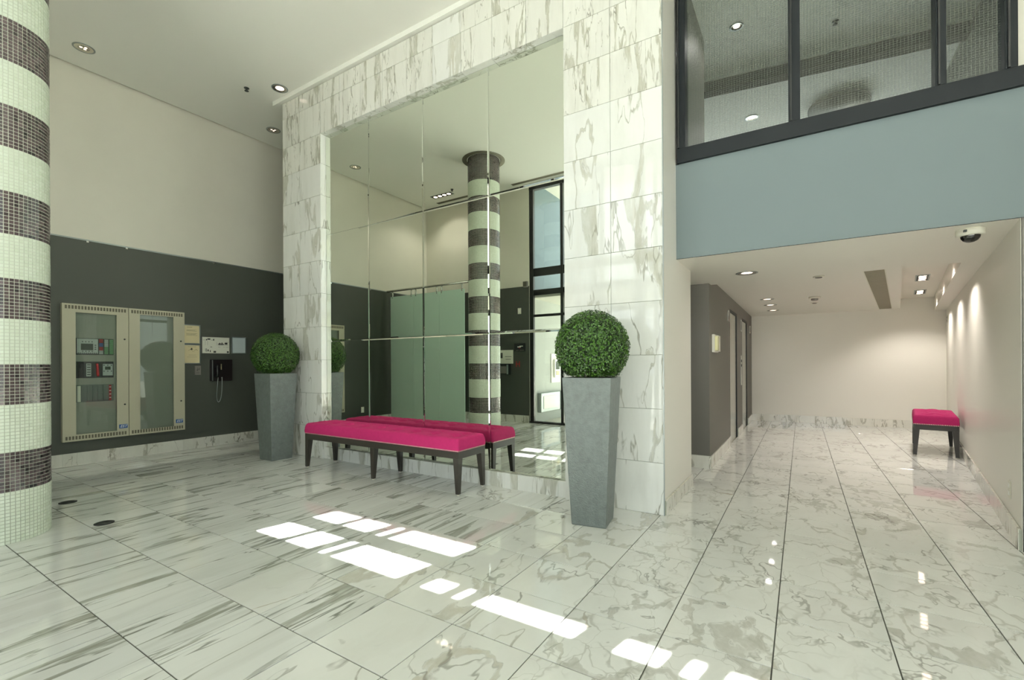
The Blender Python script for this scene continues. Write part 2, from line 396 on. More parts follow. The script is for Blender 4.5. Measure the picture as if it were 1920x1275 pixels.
for k in range(10):                                  # jambs and soffit of the mirror recess
    for x, s in ((OX0, 1), (OX1, -1)):
        mb = box((0, -.037, HZ[k] - (HZ[k] + HZ[k + 1]) / 2 + gap), (-s * .012, .040, HZ[k + 1] - (HZ[k] + HZ[k + 1]) / 2 - gap), .001)
        o = mb.build('jamb_tile', M['m_wall'], wm, local=True); o.location = (x, YM + .041, (HZ[k] + HZ[k + 1]) / 2)
for i in range(9):
    x0 = OX0 + (OX1 - OX0) * i / 9; w_ = (OX1 - OX0) / 9
    o = box((gap, -.037, 0), (w_ - gap, .040, .012), .001).build('soffit_tile', M['m_wall'], wm, local=True); o.location = (x0, YM + .041, OZ)
baseboard('baseboard_mirror', (OX0, 3.777), (OX1, 3.777), .145, (0, -1, 0), 'm_wall', .43, .036)
tr3 = struct('trim_3', box((XPR - .0005, YM - .002, 0), (XPR + .006, YM + .006, 4.806)), M['alu'])  # metal corner strip

# mirror -----------------------------------------------------------
mi = thing('wall_mirror', ((OX0 + OX1) / 2, 3.785, .147), 'tall gridded wall mirror in the white marble wall behind the long bench', 'mirror')
box((OX0 + .002, 3.7785, .147), (OX1 - .002, 3.785, OZ - .002)).build('backing_board', M['black'], mi)
mx_ = [OX0 + .002, -4.401, -3.521, -2.640, OX1 - .002]; mz = [.147, 1.512, 2.887, OZ - .002]
for i in range(4):
    for k in range(3):
        x0, x1, z0, z1 = mx_[i] + .0008, mx_[i + 1] - .0008, mz[k] + .0008, mz[k + 1] - .0008; bv = .013
        q = [(x0, 3.7775, z0), (x1, 3.7775, z0), (x1, 3.7775, z1), (x0, 3.7775, z1), (x0 + bv, 3.7745, z0 + bv), (x1 - bv, 3.7745, z0 + bv), (x1 - bv, 3.7745, z1 - bv), (x0 + bv, 3.7745, z1 - bv)]
        MB().add(q, [(4, 5, 6, 7)] + [(a, (a + 1) % 4, 4 + (a + 1) % 4, 4 + a) for a in range(4)]).build('mirror_panel', M['mirror'], mi)

# right of the marble: side wall, bulkhead, corridor ----------------
wside = struct('wall_corridor_left', MB().box((XPR - .012, YM + .006, 0), (XPR, 4.77, 4.806)).box((-2.5, YB + .001, 0), (XPR - .0125, 4.77, 4.8)), M['white'])
struct('wall_passage', box((-2.6, 4.77, 0), (-2.5, YD + .1, Z1 + .1)), M['white'])
baseboard('baseboard_corridor_left', (XPR, YM + .02), (XPR, 4.77), .115, (1, 0, 0), step=.42)
bh = struct('wall_bulkhead', box((XPR + .0005, YB, Z1), (3.0, YB + .2, 2.93)), M['blue'])
struct('trim_4', box((XPR + .0005, YB - .003, Z1 - .003), (3.0, YB + .004, Z1 - .0003)), M['frame'])
so = struct('ceiling_corridor', MB().box((-2.5, YB + .2, Z1), (3.0, 5.76, Z1 + .5)).box((XPR + .0005, YB + .004, Z1 - .0008), (3.0, YB + .2, Z1 - .0001)), M['white'])
pts = [(-2.6, 5.76), (.832, 5.76), (rwx(11) - .62, 11.05), (-2.6, 11.05)]
MB().prism(pts, Z2, Z2 + .5).build('ceiling_panel', M['white'], so)
MB().prism([(.832, 5.76), (3.2, 5.76), (3.2, 11.1), (rwx(11.05) - .62, 11.1)], 2.36, 2.6).build('trough_ceiling', M['white'], so)
MB().prism([(rwx(5.76) - .16, 5.76), (rwx(5.76) + .1, 5.76), (rwx(11) + .1, 11), (rwx(11) - .16, 11)], 2.12, 2.37).build('wall_chase', M['white'], so)
we = struct('wall_end', box((-1.0, YE, 0), (2.6, YE + .2, 2.45)), M['white'])
baseboard('baseboard_end', (XD, YE), (rwx(YE) - .01, YE), .142, (0, -1, 0), step=.3)
struct('wall_right_corridor', MB().prism([(rwx(4.175), 4.175), (rwx(4.175) + .9, 4.175), (rwx(11.1) + .6, 11.1), (rwx(11.1), 11.1)], 0, Z1 - .001), M['white'])
nx = Vector((-1, .146, 0)).normalized()
baseboard('baseboard_right', (rwx(4.18), 4.18), (rwx(YE - .02), YE - .02), .135, nx, step=.3)
MB().prism([(rwx(5.76), 5.76), (rwx(5.76) + .9, 5.76), (rwx(11.1) + .6, 11.1), (rwx(11.1), 11.1)], Z1, 2.45).build('upper_wall', M['white'], bpy.data.objects['wall_right_corridor'])
wd = struct('wall_elevator', MB().box((-2.6, YD, 0), (XD, YD + .15, Z1 + .1)).box((XD - .15, YD + .15, 0), (XD, 7.42, 2.3)).box((XD - .15, 8.30, 0), (XD, 9.05, 2.3)).box((XD - .15, 9.93, 0), (XD, YE + .05, 2.3))
            .box((XD - .15, 7.42, 2.0), (XD, 8.30, 2.3)).box((XD - .15, 9.05, 2.0), (XD, 9.93, 2.3)), M['slate'])
baseboard('baseboard_elevator_front', (-2.5, YD), (XD + .016, YD), .146, (0, -1, 0), step=.3)
for n, (y0, y1) in enumerate(((YD, 7.42), (8.30, 9.05), (9.93, YE))): baseboard('baseboard_elevator_%s' % ('near', 'middle', 'far')[n], (XD, y0), (XD, y1), .135, (1, 0, 0), step=.3)
for n, y0 in ((1, 7.42), (2, 9.05)):
    d_ = struct('door_%d' % n, MB().box((XD - .15, y0, 0), (XD - .002, y0 + .035, 2.0)).box((XD - .15, y0 + .845, 0), (XD - .002, y0 + .88, 2.0)).box((XD - .15, y0 + .035, 1.96), (XD - .002, y0 + .845, 2.0)), M['frame'])
    for a in (0, 1): box((XD - .04, y0 + .036 + a * .405, 0.004), (XD - .013, y0 + .036 + a * .405 + .403, 1.958), .002).build('door_leaf', M['steel'], d_)
    box((XD - .15, y0 + .035, 0), (XD, y0 + .845, .004)).build('door_sill', M['steel'], d_)

# upper wall above the bulkhead with the wired window ----------------
w1 = struct('window_1', box((-.905, YB - .03, 2.93), (3.0, YB + .09, 3.055), .003), M['frame'])
for x0, x1 in ((-.905, -.835), (-.076, .001), (.771, .827), (1.10, 1.16)):
    MB().box((x0, YB - .03, 3.055), (x1, YB + .09, ZC), .003).build('mullion', M['frame'], w1)
    box((x0 + .012, YB - .045, 3.056), (x0 + .022, YB - .03, ZC)).build('mullion_bead', M['black'], w1)
for x0, x1 in ((-.835, -.076), (.001, .771), (.827, 1.10)):
    pn = MB().add([(x0, YB + .03, 3.055), (x1, YB + .03, 3.055), (x1, YB + .03, ZC), (x0, YB + .03, ZC)], [(0, 1, 2, 3)]).build('pane', M['glass'], w1)
    MB().add([(x0, YB + .036, 3.055), (x1, YB + .036, 3.055), (x1, YB + .036, ZC), (x0, YB + .036, ZC)], [(0, 1, 2, 3)]).build('wire_mesh', M['wire'], pn)
struct('wall_upper_right', box((1.16, YB + .02, 2.935), (3.0, YB + .2, ZC + .1)), M['beige'])
struct('wall_pier_right', box((rwx(4.17) + .004, YB - .004, 0), (3.0, YB + .009, Z1 - .004)), M['slate'])
# the room behind that window
struct('wall_mezzanine', MB().box((-.93, YB + .1, 2.94), (-.905, 5.47, ZC)).box((-3.2, 5.47, 2.7), (-.905, 5.5, ZC)).box((-3.3, 5.5, 2.7), (-3.2, 9.1, ZC)).box((-3.2, 9.0, 2.7), (1.6, 9.1, 2.88)).box((-3.2, 9.0, 4.62), (1.6, 9.1, ZC)), M['slate'])
w5 = struct('window_mezzanine_added', MB().box((-3.2, 9.0, 2.88), (1.53, 9.08, 2.93)).box((-3.2, 9.0, 4.57), (1.53, 9.08, 4.62)), M['frame'])  # unseen rear window, added so daylight brightens the mezzanine ceiling
for x in (-3.15, -1.6, -.05, 1.48): box((x - .03, 9.0, 2.93), (x + .03, 9.08, 4.57)).build('mullion', M['frame'], w5)
for x in (-3.12, -1.57, -.02): MB().add([(x, 9.04, 2.93), (x + 1.49, 9.04, 2.93), (x + 1.49, 9.04, 4.57), (x, 9.04, 4.57)], [(0, 1, 2, 3)]).build('pane', M['fglass'], w5)
struct('wall_mezzanine_right', box((1.53, YB + .21, 2.7), (1.6, 9, ZC)), M['char'])
struct('ceiling_mezzanine', box((-3.2, YB + .1, 4.80), (1.6, 9.0, 4.868)), M['ceil'])
struct('floor_mezzanine', box((-3.2, YB + .21, 2.62), (2.9, 9.0, 2.68)), M['slate'])
M['beam'] = mat('beam_black', '#0c0d0d', .9, spec=.1)
bm_ = thing('ceiling_beam', (.1, 6.4, 4.68), 'dark steel beam crossing the ceiling behind the wired window', 'beam')
MB().prism([(-3.1, 6.02), (1.52, 6.68), (1.52, 6.80), (-3.1, 6.14)], 4.68, 4.7995).build('web', M['beam'], bm_)
MB().prism([(-3.1, 6.00), (1.52, 6.66), (1.52, 6.82), (-3.1, 6.16)], 4.665, 4.6799).build('flange', M['beam'], bm_)
pd = thing('drum_pendant', (.45, 7.8, 4.8), 'large grey drum shade close to the ceiling behind the wired window', 'lamp')
MB().lathe([(.35, 4.72), (.36, 4.72), (.36, 4.77), (.35, 4.77)], (.45, 7.8, 0), 40, cap=False).build('shade', M['slate'], pd)
MB().lathe([(.349, 4.722), (.349, 4.727)], (.45, 7.8, 0), 40).build('diffuser', M['slate'], pd)
MB().lathe([(.02, 4.7271), (.02, 4.775), (.06, 4.775), (.06, 4.7995)], (.45, 7.8, 0), 16).build('stem', M['alu'], pd)

# opposite wall (seen in the mirror) and glazed front -----------------
wo = struct('wall_front', box((XL, YO - .2, 0), (-4.70, YO, ZC + .12)), M['beige'])
box((XL + .02, YO + .0005, 0), (-4.70, YO + .012, 2.80)).build('wainscot_panel', M['char'], wo)
baseboard('baseboard_front', (XL + .03, YO + .012), (-4.71, YO + .012), .15, (0, 1, 0))
struct('wall_right', box((2.6, 1.79, 0), (2.85, YB - .005, ZC + .12)), M['beige'])
w4 = struct('window_side_added', MB().box((2.6, YO, 0), (2.7, 1.79, .05)).box((2.6, YO, 4.72), (2.7, 1.79, ZC + .12)).box((2.6, YO, 2.6), (2.7, 1.79, 2.68)), M['black'])  # assumed side glazing out of view, added to bring daylight onto the left wall
for y in (-.55, .6, 1.75): box((2.61, y - .04, .05), (2.69, y + .04, 4.72)).build('mullion', M['black'], w4)
for y in (-.51, .64):
    for z0, z1 in ((.05, 2.6), (2.68, 4.72)):
        MB().add([(2.65, y, z0), (2.65, y + 1.07, z0), (2.65, y + 1.07, z1), (2.65, y, z1)], [(0, 1, 2, 3)]).build('pane', M['fglass'], w4)
w2 = struct('window_2', MB().box((-4.70, YO - .1, 0), (2.6, YO, .04)).box((-4.70, YO - .1, 4.75), (2.6, YO, ZC + .12)), M['black'])
panes = [(-4.61, -4.00), (-4.00 + .06, -3.60), (-3.55, -3.28), (-3.19, -3.13), (-3.06, -2.48), (-2.30, -2.15), (-2.08, -2.03), (-1.95, -1.40), (-1.22, -1.03), (-.95, -.89), (-.81, -.25), (-.17, .5), (.58, 1.5), (1.58, 2.52)]  # pane splits shaped so the mullion shadows divide the floor sun patches
edges = [-4.70] + [x for p in panes for x in p] + [2.6]
for i in range(0, len(edges), 2):
    x0, x1 = edges[i], edges[i + 1]
    low = .04 if x1 - x0 > .055 or i == 0 else 2.71
    box((x0, YO - .075, .04), (x1, YO - .01, 4.75), .002).build('mullion', M['black'], w2)
for z0, z1 in ((2.16, 2.21), (2.60, 2.71), (2.985, 3.147)):
    for x0, x1 in panes: box((x0, YO - .055, z0), (x1, YO - .025, z1)).build('transom', M['black'], w2)
for x0, x1 in panes:
    for z0, z1 in ((.04, 2.16), (2.21, 2.60), (2.71, 2.985), (3.147, 4.75)):
        MB().add([(x0, YO - .045, z0), (x1, YO - .045, z0), (x1, YO - .045, z1), (x0, YO - .045, z1)], [(0, 1, 2, 3)]).build('pane', M['fglass'], w2)
# outside: entrance lobby, return wall, added sun-blocking slabs, paving
struct('floor_entrance', box((-30, -40, -.2), (30, YO - .25, -.02)), M['concrete'])
struct('floor_street', box((3.0, YO - .25, -.2), (30, 30, -.02)), M['concrete'])
we_ = struct('wall_entrance', box((-4.95, -4.3, -.02), (-4.70, YO - .2, 2.56)), mat('entrance_render', '#a9aeaa', .6))
box((-4.95, -4.3, 2.68), (-4.70, YO - .2, 8.0)).build('spandrel_sun_block', mat('spandrel_blue', '#51646c', .15), we_)  # upper return wall, made tall and long to block sun at the left panes
struct('ceiling_entrance', box((-4.70, -3.15, 2.56), (4.0, YO - .1, 2.67)), M['roof'])
struct('canopy_sun_block', MB().box((-12, -2.145, 5.0), (-2.82, YO - .2, 5.2)).box((-2.82, -2.615, 5.0), (12, YO - .2, 5.2)), M['ext'])  # unseen slabs added outside, edges placed to cut the sun into floor patches
w3 = struct('window_3', MB().box((-4.7, -3.1, 2.46), (4.0, -3.0, 2.56)).box((-4.7, -3.1, -.02), (4.0, -3.0, .05)), M['black'])
for x in (-4.65, -3.2, -1.8, -.4, 1.0, 2.4, 3.9): box((x - .03, -3.1, .05), (x + .03, -3.0, 2.46)).build('mullion', M['black'], w3)

# ------------------------------------------------------------------ mosaic column
cx, cyy, cr = -4.826, .801, .286
co = thing('mosaic_column', (cx, cyy, 0), 'round column clad in white and dark striped glass mosaic', 'column')
MB().lathe([(cr - .0022, 0), (cr - .0022, ZC + .1)], (cx, cyy, 0), 96).build('grout_core', M['mgrout'], co)
bz = [0, .352, .62, .942, 1.218, 1.526, 1.802, 2.10, 2.391, 2.689, 2.976, 3.275, 3.566, 3.872, 4.148, 4.43, 4.76 + .11]
NC = 71
for k in range(len(bz) - 1):
    z0, z1 = bz[k], bz[k + 1]; rows = max(1, round((z1 - z0) / .0235)); h = (z1 - z0) / rows; mb = MB(); dark = k % 2
    gz, ga = .0021, .0021 / cr
    for q in range(rows):
        for c in range(NC):
            a0, a1 = 2 * math.pi * c / NC + ga, 2 * math.pi * (c + 1) / NC - ga; za, zb = z0 + q * h + gz, z0 + (q + 1) * h - gz
            jit = rnd.uniform(-.0006, .0006); P = []
            for rad in (cr - .0025, cr + jit):
                for a, z in ((a0, za), (a1, za), (a1, zb), (a0, zb)): P.append((cx + rad * math.cos(a), cyy + rad * math.sin(a), z))
            mb.add(P, [(4, 5, 6, 7), (0, 1, 5, 4), (1, 2, 6, 5), (2, 3, 7, 6), (3, 0, 4, 7)])
    mb.build('mosaic_band', M['mos_d' if dark else 'mos_w'], co, kind='stuff')
MB().lathe([(.30, ZC - .001), (.385, ZC - .001), (.385, ZC - .004), (.30, ZC - .004)], (cx, cyy, 0), 64, cap=False).build('ceiling_collar', M['vent'], co)

# ------------------------------------------------------------------ benches
def bench(name, loc, rz, L, Wd, label, legs, btn, group=None):
    o = thing(name, loc, label, 'bench', group, rz); x0, y0 = -L / 2, -Wd / 2
    ap = MB()
    for a, b_ in (((x0, y0, .335), (-x0, y0 + .022, .4)), ((x0, -y0 - .022, .335), (-x0, -y0, .4)), ((x0, y0 + .022, .335), (x0 + .022, -y0 - .022, .4)), ((-x0 - .022, y0 + .022, .335), (-x0, -y0 - .022, .4))): ap.box(a, b_, .002)
    ap.box((x0 + .022, y0 + .022, .385), (-x0 - .022, -y0 - .022, .399)).build('apron', M['wood'], o, local=True)
    for lx in legs:
        for s in (-1, 1):
            px = x0 * -lx + (.032 if lx == -1 else -.032 if lx == 1 else 0); py = s * (Wd / 2 - .032)
            ox = (px - .032 * 0) ; tx = lx * .012; mb = MB()
            vs = []
            for h_, hw, sx, sy in ((.012, .017, px + lx * .014, py + s * .014), (.335, .031, px, py)):
                vs += [(sx + a * hw, sy + b_ * hw, h_) for a, b_ in ((-1, -1), (1, -1), (1, 1), (-1, 1))]
            mb.add(vs, [(3, 2, 1, 0), (4, 5, 6, 7)] + [(i, (i + 1) % 4, 4 + (i + 1) % 4, 4 + i) for i in range(4)])
            lg = mb.build('leg', M['wood'], o, local=True)
            MB().lathe([(.012, 0), (.012, .0118)], (px + lx * .014, py + s * .014, 0), 12).build('glide', M['plastic'], lg, local=True)
    nx_, ny_ = int(L / .0125), int(Wd / .0125); vs = []; fs = []; top = .525
    bx = [x0 + L * (i + .5) / btn for i in range(btn)]; by = [-Wd / 6, Wd / 6]
    for j in range(ny_ + 1):
        for i in range(nx_ + 1):
            x, y = x0 + L * i / nx_, y0 + Wd * j / ny_; ex = min(x - x0, -x0 - x); ey = min(y - y0, -y0 - y)
            def rd(e, R=.032): return 0 if e >= R else R - math.sqrt(max(0, R * R - (R - e) ** 2))
            z = top + .022 * min(1, ex / .16) * min(1, ey / .16) - rd(ex) * .75 - rd(ey) * .75 - .004
            for a in bx:
                for b_ in by: z -= .042 * math.exp(-((x - a) ** 2 + (y - b_) ** 2) / .0022)
            for b_ in by: z -= .009 * math.exp(-(y - b_) ** 2 / .0005) * min(1, ex / .1)
            for a in bx: z -= .009 * math.exp(-(x - a) ** 2 / .0005) * min(1, ey / .05)
            k = 1 if 0 < i < nx_ and 0 < j < ny_ else 0
            vs.append((x, y, max(z, .45)))
    for j in range(ny_):
        for i in range(nx_): a = j * (nx_ + 1) + i; fs.append((a, a + 1, a + nx_ + 2, a + nx_ + 1))
    ring = [i for i in range(nx_ + 1)] + [j * (nx_ + 1) + nx_ for j in range(1, ny_ + 1)] + [ny_ * (nx_ + 1) + i for i in range(nx_ - 1, -1, -1)] + [j * (nx_ + 1) for j in range(ny_ - 1, 0, -1)]
    base = len(vs)
    for zz, grow in ((.43, .004), (.4005, .0)):
        for i in ring:
            x, y, _ = vs[i]; vs.append((x * (1 + 2 * grow / L), y * (1 + 2 * grow / Wd), zz))
    n = len(ring)
    for i in range(n):
        j = (i + 1) % n; fs.append((ring[i], base + i, base + j, ring[j])); fs.append((base + i, base + n + i, base + n + j, base + j))
    cu = MB().add(vs, fs, True).build('cushion', M['pink'], o, local=True)
    for a in bx:
        for b_ in by: MB().lathe([(.0, .507), (.008, .506), (.010, .501), (.008, .496)], (a, b_, 0), 10, cap=False).build('tuft_button', M['pink'], cu, local=True)
    nl = MB(); st = .016
    def nail(x, y, nxv, nyv):
        c = Vector((x, y, .407)); nv = Vector((nxv, nyv, 0)); tv = Vector((-nyv, nxv, 0)); up = Vector((0, 0, 1)); rr_ = .0066
        P = [c + nv * .0055] + [c + nv * .001 + (tv * math.cos(a) + up * math.sin(a)) * rr_ for a in [k * math.pi / 3 for k in range(6)]]
        nl.add(P, [(0, 1 + k, 1 + (k + 1) % 6) for k in range(6)], True)
    for i in range(int(L / st)):
        x = x0 + (i + .5) * L / int(L / st); nail(x, y0, 0, -1); nail(x, -y0, 0, 1)
    for i in range(int(Wd / st)):
        y = y0 + (i + .5) * Wd / int(Wd / st); nail(x0, y, -1, 0); nail(-x0, y, 1, 0)
    nl.build('nailhead_trim', M['nail'], o, local=True, kind='stuff')
    return o
bench('tufted_bench', (-3.80, 3.495, 0), 0, 2.30, .42, 'long pink tufted bench with six dark tapered legs in front of the mirror', (-1, 0, 1), 9)
ang = math.atan(.146)
c2 = Vector((1.222, 7.80, 0)) + Vector((math.cos(ang), -math.sin(ang), 0)) * .215 + Vector((math.sin(ang), math.cos(ang), 0)) * .53
bench('tufted_bench', (c2.x, c2.y, 0), math.pi / 2 - ang, 1.06, .43, 'short pink tufted bench against the white corridor wall', (-1, 1), 4)

# ------------------------------------------------------------------ planters and boxwood balls
def planter(loc, rz, h0, h1, label):
    o = thing('planter', loc, label, 'planter', None, rz); z1 = 1.10; e = .022
    mb = MB(); vs = []
    for h, z in ((h0, 0), (h1, z1), (h1 - e, z1), (h1 - e - .010, z1 - .07)):
        vs += [(a * h, b_ * h, z) for a, b_ in ((-1, -1), (1, -1), (1, 1), (-1, 1))]
    fs = [(3, 2, 1, 0)] + [(4 * k + i, 4 * k + (i + 1) % 4, 4 * k + 4 + (i + 1) % 4, 4 * k + 4 + i) for k in range(3) for i in range(4)]
    mb.add(vs, fs); pot = mb.build('pot', M['zinc'], o, local=True)
    bv = pot.modifiers.new('b', 'BEVEL'); bv.width = .006; bv.segments = 2; bv.limit_method = 'ANGLE'
    hs = h1 - e - .013
    MB().box((-hs, -hs, z1 - .066), (hs, hs, z1 - .0005)).build('soil', M['soil'], o, local=True)
def topiary(loc, R, cz, label, seed):
    rg = random.Random(seed); o = thing('topiary_ball', loc, label, 'plant')
    zb = loc[2]; MB().lathe([(.045, zb), (.04, zb + .09)], (loc[0], loc[1], 0), 12).build('stem', M['wood'], o)
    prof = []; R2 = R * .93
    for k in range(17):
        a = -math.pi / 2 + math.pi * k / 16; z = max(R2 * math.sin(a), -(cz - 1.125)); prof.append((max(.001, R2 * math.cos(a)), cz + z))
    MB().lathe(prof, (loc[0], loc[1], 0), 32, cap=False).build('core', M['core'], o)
    mb = MB(); N = 9500
    for i in range(N):
        z = 1 - 2 * (i + .5) / N; a = i * 2.399963 + rg.uniform(-.2, .2); q = math.sqrt(max(0, 1 - z * z))
        nv = Vector((q * math.cos(a), q * math.sin(a), z)); rad = R * rg.uniform(.93, 1.03)
        p = Vector((loc[0], loc[1], cz)) + nv * rad
        if p.z < 1.112:                       # clipped underside tucked onto the rim
            p.z = 1.112 + rg.uniform(0, .02)
            if q * rad > R * .86: continue
            continue
        tv = nv.orthogonal().normalized(); tv.rotate(Matrix.Rotation(rg.uniform(0, 6.28), 3, nv))
        d = (tv + nv * rg.uniform(.05, .75)).normalized(); sd = d.cross(nv).normalized(); ln_ = rg.uniform(.012, .020); w_ = ln_ * .42
        up = sd.cross(d) * .003
        mb.add([p, p + d * ln_ * .5 + sd * w_ + up, p + d * ln_, p + d * ln_ * .5 - sd * w_ + up], [(0, 1, 2), (0, 2, 3)])
    for i in range(900):                      # skirt of leaves over the rim
        a = rg.uniform(0, 6.283); q = rg.uniform(.55, .80) * R; p = Vector((loc[0] + q * math.cos(a), loc[1] + q * math.sin(a), rg.uniform(1.105, 1.16)))
        d = Vector((math.cos(a) + rg.uniform(-.6, .6), math.sin(a) + rg.uniform(-.6, .6), rg.uniform(-.2, .7))).normalized(); sd = d.cross(Vector((0, 0, 1))).normalized(); ln_ = rg.uniform(.014, .022)
        mb.add([p, p + d * ln_ * .5 + sd * ln_ * .32, p + d * ln_, p + d * ln_ * .5 - sd * ln_ * .32], [(0, 1, 2), (0, 2, 3)])
    mb.v = [(x, y, max(z, 1.1015)) for x, y, z in mb.v]
    mb.build('leaves', M['leaf'], o, kind='stuff')
planter((-5.755, 3.41, 0), 0, .137, .182, 'tall tapered grey square planter between the dark wall and the long bench')
topiary((-5.755, 3.41, 1.1005), .275, 1.335, 'clipped boxwood ball in the planter beside the dark wall', 3)
planter((-1.352, 3.296, 0), math.radians(8.3), .130, .183, 'tall tapered grey square planter against the marble pier by the corridor')
topiary((-1.352, 3.296, 1.1005), .272, 1.325, 'clipped boxwood ball in the planter at the marble pier', 4)

# ------------------------------------------------------------------ fire alarm panel on the dark wall
X0 = XL + .012
fa = thing('fire_alarm_panel', (X0, 2.42, .29), 'beige double fire alarm panel with glazed doors on the dark wall', 'alarm panel')
PY0, PYM, PY1, PZ0, PZ1 = 1.78, 2.42, 3.063, .297, 1.96
MB().box((X0 + .0005, PY0, PZ0), (X0 + .01, PY1, PZ1)).box((X0 + .01, PY0, PZ0), (X0 + .045, PY0 + .012, PZ1)).box((X0 + .01, PY1 - .012, PZ0), (X0 + .045, PY1, PZ1)).box((X0 + .01, PY0 + .012, PZ0), (X0 + .045, PY1 - .012, PZ0 + .012)).box((X0 + .01, PY0 + .012, PZ1 - .012), (X0 + .045, PY1 - .012, PZ1)).build('cabinet_body', M['cab'], fa)
for (y0, y1, wy0, wy1, wz0, wz1, lk) in ((PY0, PYM - .003, 1.902, 2.296, .375, 1.858, 2.376), (PYM + .003, PY1, 2.541, 2.927, .36, 1.885, 3.015)):
    dx0, dx1 = X0 + .046, X0 + .060
    dr = MB().box((dx0, y0, PZ0), (dx1, wy0, PZ1)).box((dx0, wy1, PZ0), (dx1, y1, PZ1)).box((dx0, wy0, PZ0), (dx1, wy1, wz0)).box((dx0, wy0, wz1), (dx1, wy1, PZ1)).build('door', M['cab'], fa)
    MB().add([(dx0 + .004, wy0, wz0), (dx0 + .004, wy1, wz0), (dx0 + .004, wy1, wz1), (dx0 + .004, wy0, wz1)], [(0, 1, 2, 3)]).build('window_glass', M['cglass'], dr)
    nv_ = 20
    for zc_ in (PZ0 + .042, PZ1 - .042):
        for k in range(nv_):
            yy = y0 + .02 + (y1 - y0 - .04) * (k + .5) / nv_
            box((dx1 + .0003, yy - .0095, zc_ - .021), (dx1 + .0012, yy + .0095, zc_ + .021)).build('vent_slot', M['vent'], dr)
    for zz in (1.55, .708): MB().lathe([(.010, 0), (.010, .008), (.006, .011)], (dx1, lk, zz), 12, 'x').build('lock', M['mod_d'], dr)
    by0 = wy1 + .02 if y0 < 2 else 2.95; bd = box((dx1, by0, .40), (dx1 + .002, by0 + .088, .452), .0008).build('badge', M['badge'], dr)
    text_mb('EST', .045, lambda a, b_, d, yc=by0 + .044: (dx1 + .002 + d, yc + a, .426 + b_), shear=.3).build('badge_lettering', M['ltr'], bd)
xi = X0 + .0102
ip = box((xi, PY0 + .013, PZ0 + .013), (xi + .012, PYM - .012, PZ1 - .013)).build('inner_plate', M['cab_in'], fa)
box((xi, PYM + .012, PZ0 + .013), (xi + .012, PY1 - .013, PZ1 - .013)).build('inner_plate', M['cab_in'], fa)
xm = xi + .0122
ma = box((xm, 1.912, 1.345), (xm + .010, 2.272, 1.548)).build('display_module', M['mod_d'], fa)
box((xm + .0102, 1.918, 1.36), (xm + .014, 2.118, 1.542), .001).build('display_face', M['mod_g'], ma)
box((xm + .0142, 1.955, 1.402), (xm + .0150, 2.070, 1.482)).build('display_screen', M['lcd'], ma)
kb = MB(); k2 = MB()
for i in range(10): kb.box((xm + .0142, 1.925 + i * .019, 1.363), (xm + .0152, 1.936 + i * .019, 1.371))
for i in range(4): kb.box((xm + .0142, 1.965 + i * .03, 1.50), (xm + .0152, 1.975 + i * .03, 1.512)); kb.box((xm + .0142, 1.965 + i * .03, 1.383), (xm + .0152, 1.977 + i * .03, 1.393))
for i in range(3): kb.box((xm + .0142, 2.083, 1.41 + i * .025), (xm + .0152, 2.100, 1.42 + i * .025))
kb.build('function_keys', M['mod_d'], ma, kind='stuff')
for q, (yy, cs) in enumerate(((2.128, 'rbrw'), (2.180, 'wwgg'), (2.230, 'gggg'))):
    ks = {}
    for i in range(12):
        cc = {'r': 'red', 'b': 'badge', 'w': 'mod_g', 'g': 'green'}[cs[3 - i * 4 // 12]]
        ks.setdefault(cc, MB()).box((xm + .0102, yy, 1.355 + i * .0157), (xm + .013, yy + .038, 1.367 + i * .0157))
    for cc, mb in ks.items(): mb.build('key_strip', M[cc], ma, kind='stuff')
mb_ = box((xm, 1.912, 1.058), (xm + .006, 2.272, 1.262)).build('audio_module', M['mod_d'], fa)
box((xm + .0062, 1.925, 1.07), (xm + .012, 1.985, 1.25), .002).build('microphone_bay', M['black'], mb_)
st_ = box((xm + .0062, 2.005, 1.078), (xm + .010, 2.052, 1.238), .001).build('switch_strip', M['mod_g'], mb_)
for i in range(5): box((xm + .0102, 2.012, 1.095 + i * .03), (xm + .0112, 2.045, 1.106 + i * .03)).build('switch', M['mod_d'], st_)
MB().tube([(xm + .016, 2.115, 1.08), (xm + .022, 2.112, 1.11), (xm + .022, 2.108, 1.20), (xm + .016, 2.105, 1.235)], .014, 10).build('red_handset', M['red'], mb_)
tp = box((xm + .0062, 2.162, 1.085), (xm + .012, 2.262, 1.232), .001).build('control_plate', M['mod_g'], mb_)
box((xm + .0122, 2.185, 1.158), (xm + .0130, 2.240, 1.198)).build('plate_screen', M['lcd'], tp)
for yy, zz in ((2.175, 1.215), (2.212, 1.215), (2.248, 1.215), (2.175, 1.14), (2.212, 1.14), (2.248, 1.14)): box((xm + .0122, yy - .006, zz - .005), (xm + .0128, yy + .006, zz + .005)).build('plate_key', M['mod_d'], tp)
mc = box((xm, 1.912, .762), (xm + .004, 2.272, .976)).build('amplifier_module', M['mod_s'], fa)
box((xm + .0042, 1.922, .768), (xm + .010, 1.952, .962)).build('terminal_strip', M['paper'], mc)
for i in range(5): box((xm + .0042, 1.960 + i * .052, .77), (xm + .009, 2.008 + i * .052, .965), .001).build('amplifier_card', M['mod_s'], mc)
ts = box((xm + .0042, 2.224, .77), (xm + .008, 2.248, .965)).build('status_strip', M['red'], mc)
for i in range(4): box((xm + .0082, 2.227, .80 + i * .045), (xm + .0088, 2.245, .808 + i * .045)).build('status_mark', M['ltr'], ts)

